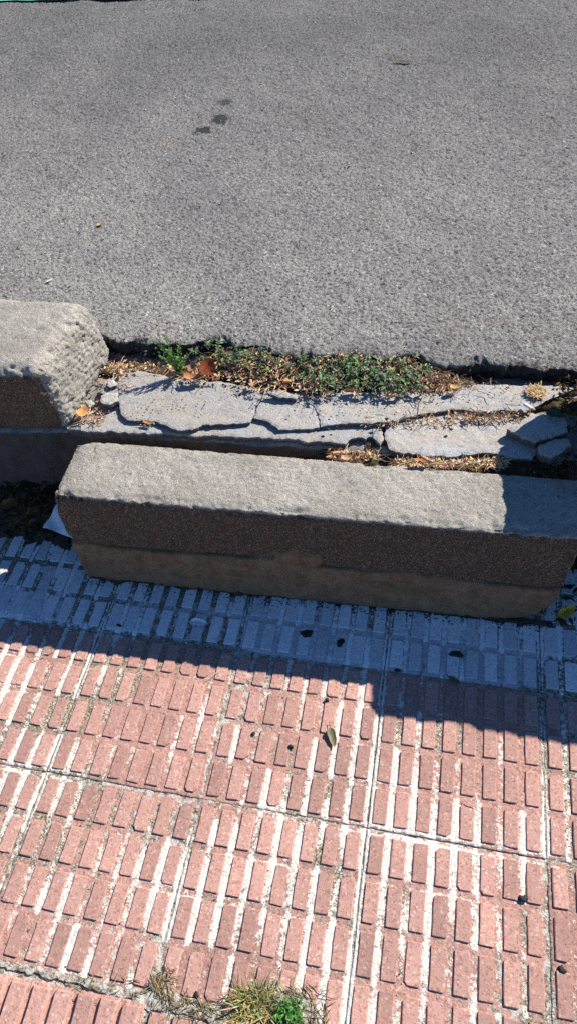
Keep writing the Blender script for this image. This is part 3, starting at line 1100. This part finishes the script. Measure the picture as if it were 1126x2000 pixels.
for _ in range(300):
    x = rnd.uniform(-.05, .72)
    y = float(edge_y(np.array([x]))[0]) - abs(rnd.gauss(0, .012)) + .002
    c = rnd.uniform(.03, .13)
    crumb(sp, (x, y, .262 + rnd.uniform(0, .015)), rnd.choice((.0015, .0018, .0025, .0045)), rnd, (c, c, c))
for _ in range(420):
    p = at(rnd.uniform(200, 1040), rnd.uniform(745, 815), .264)
    c = rnd.uniform(.04, .22)
    crumb(sp, (p[0], p[1], .2655), rnd.uniform(.0008, .0026), rnd, (c, c * .85, c * .7))
for _ in range(900):
    t_ = rnd.random()
    x = -.08 + 1.0 * t_
    y = .120 + .027 * t_ - abs(rnd.gauss(0, .010))
    c = rnd.choice((.02, .035, .06, .11))
    crumb(sp, (x, y, .0012 if rnd.random() < .3 else -.0018), rnd.uniform(.0008, .0026), rnd, (c, c * .8, c * .6))
for _ in range(900):
    x, y = rnd.uniform(-.25, 1.0), rnd.uniform(-.75, .12)
    c = rnd.choice((.02, .05, .16, .3))
    crumb(sp, (x, y, -.0022), rnd.uniform(.0006, .0017), rnd, (c, c * .9, c * .75))
for _ in range(90):
    p = at(rnd.uniform(0, 1126), rnd.uniform(20, 640), ZR)
    c = rnd.choice((.03, .05, .45, .6))
    crumb(sp, (p[0], p[1], ZR + .003), rnd.uniform(.0016, .0036), rnd, (c, c * .97, c * .9))
for (px, py) in ((735, 832), (812, 826), (755, 818), (765, 822), (640, 838), (655, 835), (470, 770), (485, 765), (505, 728), (880, 838), (560, 752)):
    p = at(px, py, .262)
    crumb(sp, (p[0], p[1], .262), rnd.uniform(.003, .006), rnd, (.03, .028, .026))
o = sp.build('grit', M['crumb'])
tag(o, 'loose grit and small crumbs of asphalt', 'grit', kind='stuff')


# ---- leaves
def leaf_obj(name, px, py, z, L, W, ang, curl, twist, col, label, cat='leaf', group='fallen leaves', mat_='dry', pitch=0.0, n=9, pointed=1.0, roll=0.0):
    """a single leaf: bowed blade with a midrib fold and a stalk"""
    p = at(px, py, z)
    e = empty(name, p, (roll, pitch, ang))
    V, F, Cc = [], [], []
    for i in range(n):
        t_ = i / (n - 1)
        w = W / 2 * (math.sin(math.pi * min(1, t_ ** .8)) ** (.75 * pointed) + .04)
        xx = (t_ - .5) * L
        zz = curl * L * (4 * (t_ - .5) ** 2)
        for j in (-1, -.5, 0, .5, 1):
            jag = 1 + .10 * math.sin(i * 5.1 + j * 3) * (abs(j) == 1)
            V.append((xx, j * w * jag + twist * zz * j, zz + (abs(j) ** 1.5) * w * .55 * (1 if curl >= 0 else -.4) + .0004 * math.sin(i * 3.7 + j)))
            k_ = 1 - .25 * (j == 0) + .12 * math.sin(i * 2.3 + j * 5)
            Cc.append(tuple(c * k_ for c in col))
    b = mesh_np('blade', V, grid_faces(n, 5), M[mat_], e, True, {'tint': np.array(Cc)})
    sp_ = Soup()
    a0 = Vector(V[2]); a1 = a0 + Vector((-L * .28, L * .03, L * .03))
    s1 = Vector((0, .0007, 0)); s2 = Vector((0, 0, .0009))
    sp_.add([a0 - s1, a0 + s1, a0 + s2, a1 - s1, a1 + s1, a1 + s2], [(0, 1, 4, 3), (1, 2, 5, 4), (2, 0, 3, 5), (3, 4, 5)], tuple(c * .7 for c in col))
    sp_.build('stalk', M[mat_], e)
    tag(e, label, cat, group)
    return e


R = math.radians
leaf_obj('dead_leaf', 405, 716, .292, .040, .034, R(70), .10, .3, (.23, .060, .022), 'large upright red-brown dead leaf beside the feathery weed', pitch=R(-35), roll=R(35))
leaf_obj('dead_leaf', 380, 739, .276, .046, .020, R(5), .16, .2, (.42, .19, .075), 'curled orange-tan leaf lying under the red-brown upright leaf')
leaf_obj('dead_leaf', 378, 716, .287, .026, .018, R(60), .2, .3, (.33, .19, .12), 'crumpled pinkish-brown leaf between feathery weed and red-brown leaf', pitch=R(-30))
leaf_obj('dead_leaf', 162, 806, .264, .030, .020, R(75), .22, .3, (.50, .25, .085), 'bright orange curled leaf at the foot of the left kerb end', roll=R(20))
leaf_obj('dead_leaf', 290, 826, .259, .024, .009, R(-10), .12, .2, (.36, .19, .10), 'thin brown leaf stuck in the crack below the upper slab')
leaf_obj('dead_leaf', 826, 903, .257, .036, .014, R(10), .2, .3, (.34, .15, .07), 'reddish-brown curled leaf on the back edge of the toppled kerb stone', roll=R(-20))
leaf_obj('dead_leaf', 676, 895, .250, .022, .012, R(20), .2, .3, (.46, .30, .17), 'pale tan curled leaf in the gap behind the toppled kerb')
leaf_obj('dead_leaf', 888, 757, .276, .024, .012, R(20), .2, .2, (.50, .34, .14), 'yellowish dry leaf at the right end of the creeping weeds')
leaf_obj('dead_leaf', 1082, 812, .284, .036, .024, R(-12), .05, .2, (.035, .060, .035), 'dull green leaf lying on the shaded broken fragment', mat_='leaf')
leaf_obj('dead_leaf', 388, 1217, .0052, .040, .018, R(2), .015, .1, (.74, .76, .76), 'pale oval leaf lying flat on the shaded grey tiles')
leaf_obj('dead_leaf', 648, 1440, .0028, .038, .015, R(-68), .03, .2, (.165, .16, .085), 'dull olive leaf lying on the sunlit red tiles')
leaf_obj('dead_leaf', 886, 1329, .0065, .026, .010, R(-25), .10, .2, (.14, .11, .07), 'small brown leaf on the joint between grey and red tiles')
leaf_obj('dead_leaf', 1104, 1196, .018, .042, .020, R(40), .12, .3, (.50, .34, .04), 'yellow leaf beside the right foot of the toppled kerb', roll=R(15))
leaf_obj('dead_leaf', 22, 985, .040, .045, .026, R(30), .12, .2, (.20, .11, .04), 'brown leaf in the dark hollow below the left kerb', roll=R(15))
leaf_obj('dead_leaf', 52, 1005, .034, .040, .012, R(80), .15, .2, (.20, .17, .05), 'narrow yellowish leaf in the dark hollow left of the paper')
leaf_obj('dead_leaf', 196, 439, ZR + .0035, .017, .012, R(60), .12, .2, (.42, .27, .10), 'tiny tan leaf alone on the road at left')
leaf_obj('dead_leaf', 786, 122, ZR + .003, .075, .016, R(-8), .03, .2, (.24, .20, .14), 'long curved brown leaf on the road near the top')
leaf_obj('dead_leaf', 98, 548, ZR + .003, .020, .006, R(50), .05, .1, (.55, .53, .48), 'whitish thin scrap of leaf on the road above the left kerb')

# ---- single straws and twigs
def twig(px0, py0, px1, py1, z, rad, col, label):
    a_, b_ = Vector(at(px0, py0, z)), Vector(at(px1, py1, z))
    V, n = [], 7
    d_ = (b_ - a_).normalized(); s_ = d_.cross(Vector((0, 0, 1)))
    for i in range(n):
        t_ = i / (n - 1)
        q = a_.lerp(b_, t_) + s_ * .002 * math.sin(t_ * 5) + Vector((0, 0, .0015 + .002 * math.sin(t_ * 3.1)))
        for k_ in range(5):
            an = k_ * 1.2566
            V.append(q + s_ * rad * math.cos(an) + Vector((0, 0, rad * math.sin(an))))
    F = [(i * 5 + k_, i * 5 + (k_ + 1) % 5, (i + 1) * 5 + (k_ + 1) % 5, (i + 1) * 5 + k_) for i in range(n - 1) for k_ in range(5)]
    o = mesh_np('straw_stalk', [tuple(v) for v in V], np.array(F), M['dry'], None, True, {'tint': np.tile(np.array(col), (len(V), 1))})
    return tag(o, label, 'straw', 'single straws')


twig(828, 770, 818, 808, .266, .0008, (.55, .48, .38), 'thin pale straw lying upright across the smooth slab')
twig(838, 906, 885, 908, .256, .0010, (.50, .30, .20), 'thin pinkish stalk along the back edge of the toppled kerb')
twig(985, 790, 1018, 796, .268, .0007, (.12, .09, .07), 'thin dark twig pointing at the white filter')
twig(64, 1285, 92, 1279, .004, .0007, (.55, .48, .36), 'thin pale straw on the red tiles at the left edge')
twig(905, 1560, 925, 1578, .003, .0007, (.5, .42, .3), 'short pale straw on the red tiles at right')
twig(392, 1330, 432, 1312, .004, .0006, (.5, .45, .38), 'thin pale straw across the red tiles at the shadow edge')


# ---- cigarette butts
def butt(px, py, z, ang, label, L=.021, r_=.0037, white=False, tilt=0.0):
    p = at(px, py, z)
    e = empty('cigarette_butt', (p[0], p[1], p[2] + r_ * .8), (0, tilt, ang))
    rs = random.Random(int(px * 7 + py))
    def tube(name, x0, x1, mat_, n=7, m=12, squash=1.0, ragged=0.0):
        V = []
        for i in range(n):
            t_ = i / (n - 1)
            for k_ in range(m):
                an = k_ / m * 6.2832
                rr = r_ * (1 + .06 * math.sin(3 * an + i * 1.7) + rs.uniform(-.05, .05))
                if i in (0, n - 1):
                    rr *= .93
                V.append((x0 + (x1 - x0) * t_ + (rs.uniform(-ragged, ragged) if i == n - 1 else 0), rr * math.cos(an), rr * math.sin(an) * squash + .0008 * math.sin(t_ * 3)))
        F = [(i * m + k_, i * m + (k_ + 1) % m, (i + 1) * m + (k_ + 1) % m, (i + 1) * m + k_) for i in range(n - 1) for k_ in range(m)]
        V += [(x0 + .0006, 0, 0), (x1 - .0006, 0, 0)]
        c0, c1 = n * m, n * m + 1
        T3 = [(c0, (k_ + 1) % m, k_) for k_ in range(m)] + [(c1, (n - 1) * m + k_, (n - 1) * m + (k_ + 1) % m) for k_ in range(m)]
        return mesh_np(name, V, [np.array(F), np.array(T3)], M[mat_], e, True)
    tube('filter', -L / 2, L / 2, 'white_filter' if white else 'filter', squash=.85)
    tube('burnt_end', L / 2 + .0001, L / 2 + .0055, 'ash', n=4, squash=.8, ragged=.0015)
    tag(e, label, 'cigarette butt', 'cigarette butts')


butt(237, 731, .268, R(115), 'orange cigarette butt left of the feathery weed, near the kerb end', L=.014)
butt(490, 748, .272, R(-70), 'short cigarette butt standing in litter below the weeds, centre left', L=.012)
butt(560, 747, .277, R(12), 'cigarette butt in dry litter at the left edge of the dark green weeds', L=.018)
butt(688, 764, .272, R(-8), 'long orange cigarette butt lying at the lower edge of the dark weeds', L=.023, r_=.0041)
butt(766, 775, .271, R(12), 'orange cigarette butt on the smooth slab below the weeds', L=.021, r_=.0043)
butt(655, 887, .248, R(20), 'orange cigarette butt in the gap behind the toppled kerb, centre', L=.017)
butt(829, 898, .262, R(-30), 'orange cigarette butt on a brown leaf at the toppled kerb edge', L=.014)
butt(1029, 796, .268, R(-38), 'white cigarette filter near the shadow edge at right', L=.020, white=True)

# ---- chewing gum spots and black seeds
def spot(px, py, z, rx, ry, label, seed, hgt=.0016):
    p = at(px, py, z)
    rs = random.Random(seed)
    n, V = 22, []
    ph = [rs.uniform(0, 6.28) for _ in range(4)]
    for ring_, (f, hh) in enumerate(((1.0, 0), (.85, .8), (.4, 1.0))):
        for i in range(n):
            a_ = i / n * 6.2832
            k_ = f * (1 + .16 * math.sin(2 * a_ + ph[0]) + .11 * math.sin(3 * a_ + ph[1]) + .09 * math.sin(5 * a_ + ph[2]) + .06 * math.sin(9 * a_ + ph[3]))
            V.append((rx * k_ * math.cos(a_), ry * k_ * math.sin(a_), hh * hgt - .0012 * (ring_ == 0) + rs.uniform(-.0002, .0002)))
    F = [(r_ * n + i, r_ * n + (i + 1) % n, (r_ + 1) * n + (i + 1) % n, (r_ + 1) * n + i) for r_ in (0, 1) for i in range(n)]
    V.append((0, 0, hgt))
    T3 = [(2 * n + i, 2 * n + (i + 1) % n, 3 * n) for i in range(n)]
    o = mesh_np('gum_spot', V, [np.array(F), np.array(T3)], M['gum'], None, True)
    o.location = p
    tag(o, label, 'gum spot', 'black gum spots')


spot(598, 1237, .0018, .0115, .0105, 'large ragged black gum spot on shaded grey tile, left of two', 1)
spot(664, 1255, .0018, .0078, .0105, 'upright black gum spot on shaded grey tile, right of the ragged one', 2)
spot(890, 1277, .0018, .0125, .0080, 'wide oval black gum spot on shaded grey tile at right', 3)
spot(775, 1309, .0016, .006, .004, 'small black spot on the grey and red joint, centre right', 4)
spot(638, 1367, .0010, .0042, .0035, 'small black speck on red tile just below the shadow edge', 5, .003)
spot(495, 1433, .0012, .0040, .0034, 'small black speck on red tile, upper of two at centre', 6, .003)
spot(568, 1458, .0008, .0042, .0040, 'small black speck in the channel beside the olive leaf', 7, .003)
spot(1021, 1755, .0010, .0065, .0060, 'black spot in the channel of the red tiles at far right', 8, .0016)
spot(1097, 1894, .0008, .0060, .0055, 'black spot at the lower right edge of the red tiles', 9, .0016)
spot(384, 1943, .0008, .0045, .0042, 'black speck beside the dry grass at the bottom', 10, .0016)
spot(233, 1221, .0018, .0055, .0030, 'small dark speck on the shaded grey tile at left', 11)

# ---- paper scrap
def paper():
    p = at(118, 1042, .035)
    e = mesh_np('paper_scrap', *(lambda n: ([((i / n) * .09, (j / n) * .072, .012 * math.sin(i / n * 2.6) + .010 * (j / n) ** 2 + .003 * math.sin(j * 1.3 + i))
                                          for j in range(n + 1) for i in range(n + 1)], grid_faces(n + 1, n + 1)))(8), M['paper'], None, True)
    e.location = Vector(at(84, 1031, .034))
    e.rotation_euler = (R(8), R(4), R(-14))
    tag(e, 'white paper scrap tucked behind the left end of the toppled kerb', 'paper')


paper()


# ---- plants
def leaflet(sp, p, d, L, W, col, r, droop=.25):
    d = d.normalized()
    s_ = d.cross(Vector((0, 0, 1)))
    if s_.length < .05:
        s_ = Vector((1, 0, 0))
    s_ = s_.normalized()
    n = s_.cross(d).normalized()
    tilt = r.uniform(-.5, .5)
    s_ = (s_ + n * tilt).normalized(); n = s_.cross(d).normalized()
    m = p + d * L * .45 + n * L * .08
    q = p + d * L - Vector((0, 0, L * droop))
    V = [p, m - s_ * W / 2 + n * W * .18, m, m + s_ * W / 2 + n * W * .18, q]
    c = tuple(x * r.uniform(.75, 1.25) for x in col)
    sp.add(V, [(0, 2, 1), (0, 3, 2), (1, 2, 4), (2, 3, 4)], c)


def stem(sp, pts, r0, r1, col):
    V = []
    n = len(pts)
    for i, q in enumerate(pts):
        d = (pts[min(i + 1, n - 1)] - pts[max(i - 1, 0)]).normalized()
        a_ = d.cross(Vector((.3, .2, 1))).normalized(); b_ = d.cross(a_)
        rr = r0 + (r1 - r0) * i / (n - 1)
        for k_ in range(4):
            V.append(q + a_ * rr * math.cos(k_ * 1.571) + b_ * rr * math.sin(k_ * 1.571))
    F = [(i * 4 + k_, i * 4 + (k_ + 1) % 4, (i + 1) * 4 + (k_ + 1) % 4, (i + 1) * 4 + k_) for i in range(n - 1) for k_ in range(4)]
    sp.add(V, F, col)


def feather_weed():
    r = random.Random(11)
    base = Vector(at(352, 727, .268))
    e = empty('feathery_weed', base)
    st, lv = Soup(), Soup()
    tips = [(-.042, .008, .088), (-.026, .014, .094), (-.010, -.006, .066), (.010, .008, .070), (.026, -.002, .052), (-.030, -.014, .056), (-.034, .002, .072), (-.012, -.016, .042), (.016, -.012, .034)]
    for tx, ty, tz in tips:
        pts = []
        for i in range(8):
            t_ = i / 7
            pts.append(Vector((tx * t_ ** 1.3, ty * t_ ** 1.3, tz * t_)) + Vector((r.uniform(-1, 1), r.uniform(-1, 1), 0)) * .0012)
        stem(st, pts, .0012, .0005, (.10, .17, .05))
        for i in range(1, 8):
            d0 = (pts[i] - pts[i - 1]).normalized()
            for s2 in range(9):
                a_ = r.uniform(0, 6.283)
                d = (Vector((math.cos(a_), math.sin(a_), 0)) + d0 * r.uniform(.7, 1.4))
                L = r.uniform(.008, .015) * (1 - .35 * i / 8)
                q = pts[i - 1].lerp(pts[i], r.random())
                leaflet(lv, q, d, L, L * .27, r.choice([(.17, .32, .06), (.22, .38, .08), (.12, .24, .045), (.28, .42, .12)]), r, .05)
                leaflet(lv, q + d.normalized() * L * .5, d + Vector((r.uniform(-1, 1), r.uniform(-1, 1), .2)), L * .6, L * .16, (.15, .28, .055), r, .05)
    st.build('stems', M['leaf'], e)
    lv.build('foliage', M['leaf'], e)
    tag(e, 'upright bright green feathery weed growing nearest the left kerb', 'weed', 'weeds along the road edge')


feather_weed()


def creeper(blobs, n, label, seed, pale=.25, z0=.278):
    """mat-forming weed with small dark leaves"""
    r = random.Random(seed)
    c0 = at(blobs[0][0], blobs[0][1], z0)
    e = empty('creeping_weed', c0)
    c0 = Vector(c0)
    st, lv = Soup(), Soup()
    greens = [(.055, .105, .04), (.085, .15, .055), (.04, .075, .03), (.13, .20, .07), (.14, .19, .11)]
    tot = sum(b[2] * b[3] for b in blobs)
    for (px, py, rx, ry) in blobs:
        for _ in range(max(3, int(n * rx * ry / tot))):
            a_, q = r.uniform(0, 6.283), math.sqrt(r.random())
            p = Vector(at(px + rx * q * math.cos(a_), py + ry * q * math.sin(a_), z0)) - c0
            hh = r.uniform(.004, .022) * (1.1 - .6 * q)
            top = p + Vector((r.uniform(-.012, .012), r.uniform(-.012, .012), hh))
            stem(st, [p, p.lerp(top, .5) + Vector((0, 0, .002)), top], .0008, .0005, (.09, .10, .05))
            col = r.choice(greens) if r.random() > pale else r.choice([(.15, .24, .06), (.20, .26, .10), (.12, .20, .05)])
            for k_ in range(r.randint(3, 6)):
                d = rvec(r, r.uniform(-.1, .75))
                L = r.uniform(.006, .013) if r.random() < .8 else r.uniform(.014, .021)
                leaflet(lv, top - Vector((0, 0, r.uniform(0, .006))), d, L, L * r.uniform(.42, .6), col, r, .2)
    for _ in range(max(4, n // 6)):
        b = r.choice(blobs)
        p = Vector(at(b[0] + r.uniform(-1, 1) * b[2], b[1] + r.uniform(-1, 1) * b[3], z0)) - c0
        d = rvec(r, r.uniform(.1, .5)).normalized()
        L = r.uniform(.02, .04)
        pts = [p + d * L * k_ / 4 + Vector((0, 0, .006 * math.sin(k_ * .8) - .004 * (k_ / 4) ** 2)) for k_ in range(5)]
        stem(st, pts, .0010, .0005, (.20, .15, .08))
        for q in pts[1:]:
            for sg in (-1, 1):
                leaflet(lv, q, d * .5 + Vector((-d.y, d.x, .25)) * sg, r.uniform(.008, .015), r.uniform(.004, .007), r.choice(greens), r, .15)
    st.build('stems', M['leaf'], e)
    lv.build('foliage', M['leaf'], e)
    tag(e, label, 'weed', 'weeds along the road edge')


creeper([(430, 690, 26, 22), (450, 700, 22, 20), (395, 680, 14, 14)], 24, 'small leafy weed right beside the red-brown dead leaf', 21, .35, .276)
creeper([(490, 695, 34, 22), (520, 705, 22, 18), (475, 680, 20, 14)], 24, 'low leafy weed at the centre, below the asphalt edge', 22, .2, .276)
creeper([(600, 725, 26, 24), (640, 730, 36, 30), (620, 750, 30, 16), (585, 705, 14, 10)], 50, 'dense dark green creeping weed mat, left half', 23, .1, .277)
creeper([(700, 725, 40, 30), (730, 745, 40, 26), (680, 712, 28, 16)], 70, 'dense dark green creeping weed mat, middle, above the long butt', 24, .12, .277)
creeper([(790, 730, 34, 26), (810, 750, 30, 20), (770, 712, 24, 14), (830, 725, 20, 12)], 40, 'lighter green creeping weed at the right end of the mat', 25, .4, .277)


def dry_tuft(name, px, py, z, n, L, spread, cols, label, seed, cat='dry grass', flat=.5):
    r = random.Random(seed)
    p0 = Vector(at(px, py, z))
    e = empty(name, p0)
    sp_ = Soup()
    for _ in range(n):
        b_ = rvec(r) * spread * math.sqrt(r.random())
        d = (rvec(r, r.uniform(.1, 1.6) * (1 - flat) + .05)).normalized()
        ll = L * r.uniform(.5, 1.1)
        m = b_ + d * ll * .5 + Vector((0, 0, ll * .1))
        q = b_ + d * ll + Vector((r.uniform(-.3, .3), r.uniform(-.3, .3), -.15)) * ll * .5
        s_ = d.cross(Vector((0, 0, 1))).normalized() * r.uniform(.0006, .0014)
        c = tuple(v * r.uniform(.7, 1.25) for v in r.choice(cols))
        sp_.add([b_ - s_, b_ + s_, m + s_ * .8, m - s_ * .8, q], [(0, 1, 2, 3), (3, 2, 4)], c)
    sp_.build('blades', M['dry'], e)
    tag(e, label, cat)
    return e


DRYG = [(.42, .30, .15), (.52, .38, .20), (.33, .23, .11)]
dry_tuft('dry_grass_clump', 1047, 766, .266, 260, .018, .017, DRYG, 'small matted clump of dry grass on the slab at right', 31, flat=.75)
GRN = [(.20, .20, .06), (.28, .25, .09), (.36, .29, .13), (.13, .15, .04), (.42, .34, .18)]
dry_tuft('grass_tuft', 500, 1975, -.002, 420, .045, .026, GRN, 'half-dry yellow-green grass tuft in the joint at the bottom', 32, flat=.35)


def bottom_weed():
    r = random.Random(41)
    e = empty('green_weed', at(566, 1985, -.002))
    lv, st = Soup(), Soup()
    for _ in range(60):
        p = rvec(r) * .016 * math.sqrt(r.random())
        top = p + Vector((r.uniform(-.006, .006), r.uniform(-.006, .006), r.uniform(.006, .026)))
        stem(st, [p, p.lerp(top, .5), top], .0008, .0005, (.10, .15, .05))
        for k_ in range(5):
            L = r.uniform(.008, .014)
            leaflet(lv, top, rvec(r, r.uniform(0, .9)), L, L * .3, r.choice([(.07, .20, .03), (.10, .26, .04), (.05, .14, .025)]), r, .1)
    st.build('stems', M['leaf'], e)
    lv.build('foliage', M['leaf'], e)
    tag(e, 'small fresh green weed right of the grass tuft at the bottom', 'weed')


bottom_weed()


# dirt and matted roots in the broken joint at the bottom
def dirt_patch():
    pts = [(296, 1890), (308, 1886), (330, 1908), (345, 1935), (372, 1952), (420, 1960), (470, 1945), (500, 1915), (560, 1920), (600, 1945), (625, 1985),
           (640, 2030), (420, 2040), (400, 1992), (330, 1975), (290, 1970), (230, 1945), (150, 1922), (60, 1902), (0, 1890), (-20, 1876), (60, 1888),
           (160, 1908), (250, 1930), (290, 1938), (290, 1915)]
    o = slab('joint_dirt', pts, .0012, .012, pav, step=.006, seed=51, rough=.0022, mat_='joint', jag=.004)
    tag(o, kind='stuff')
    sp_ = Soup()
    r = random.Random(52)
    for (x0, x1, y0, y1, n) in ((298, 335, 1895, 1955, 90), (330, 480, 1950, 1990, 110), (460, 640, 1925, 2010, 200), (100, 300, 1905, 1960, 30)):
        for _ in range(n):
            p = at(r.uniform(x0, x1), r.uniform(y0, y1), .003)
            straw(sp_, p, r.uniform(.006, .022), r, r.choice([(.26, .19, .09), (.36, .27, .14), (.18, .15, .06), (.10, .08, .04)]), .0005, .03)
    q = sp_.build('dry_roots', M['dry'])
    tag(q, 'matted dry roots and straw in the broken tile joint', 'roots', kind='stuff')


dirt_patch()
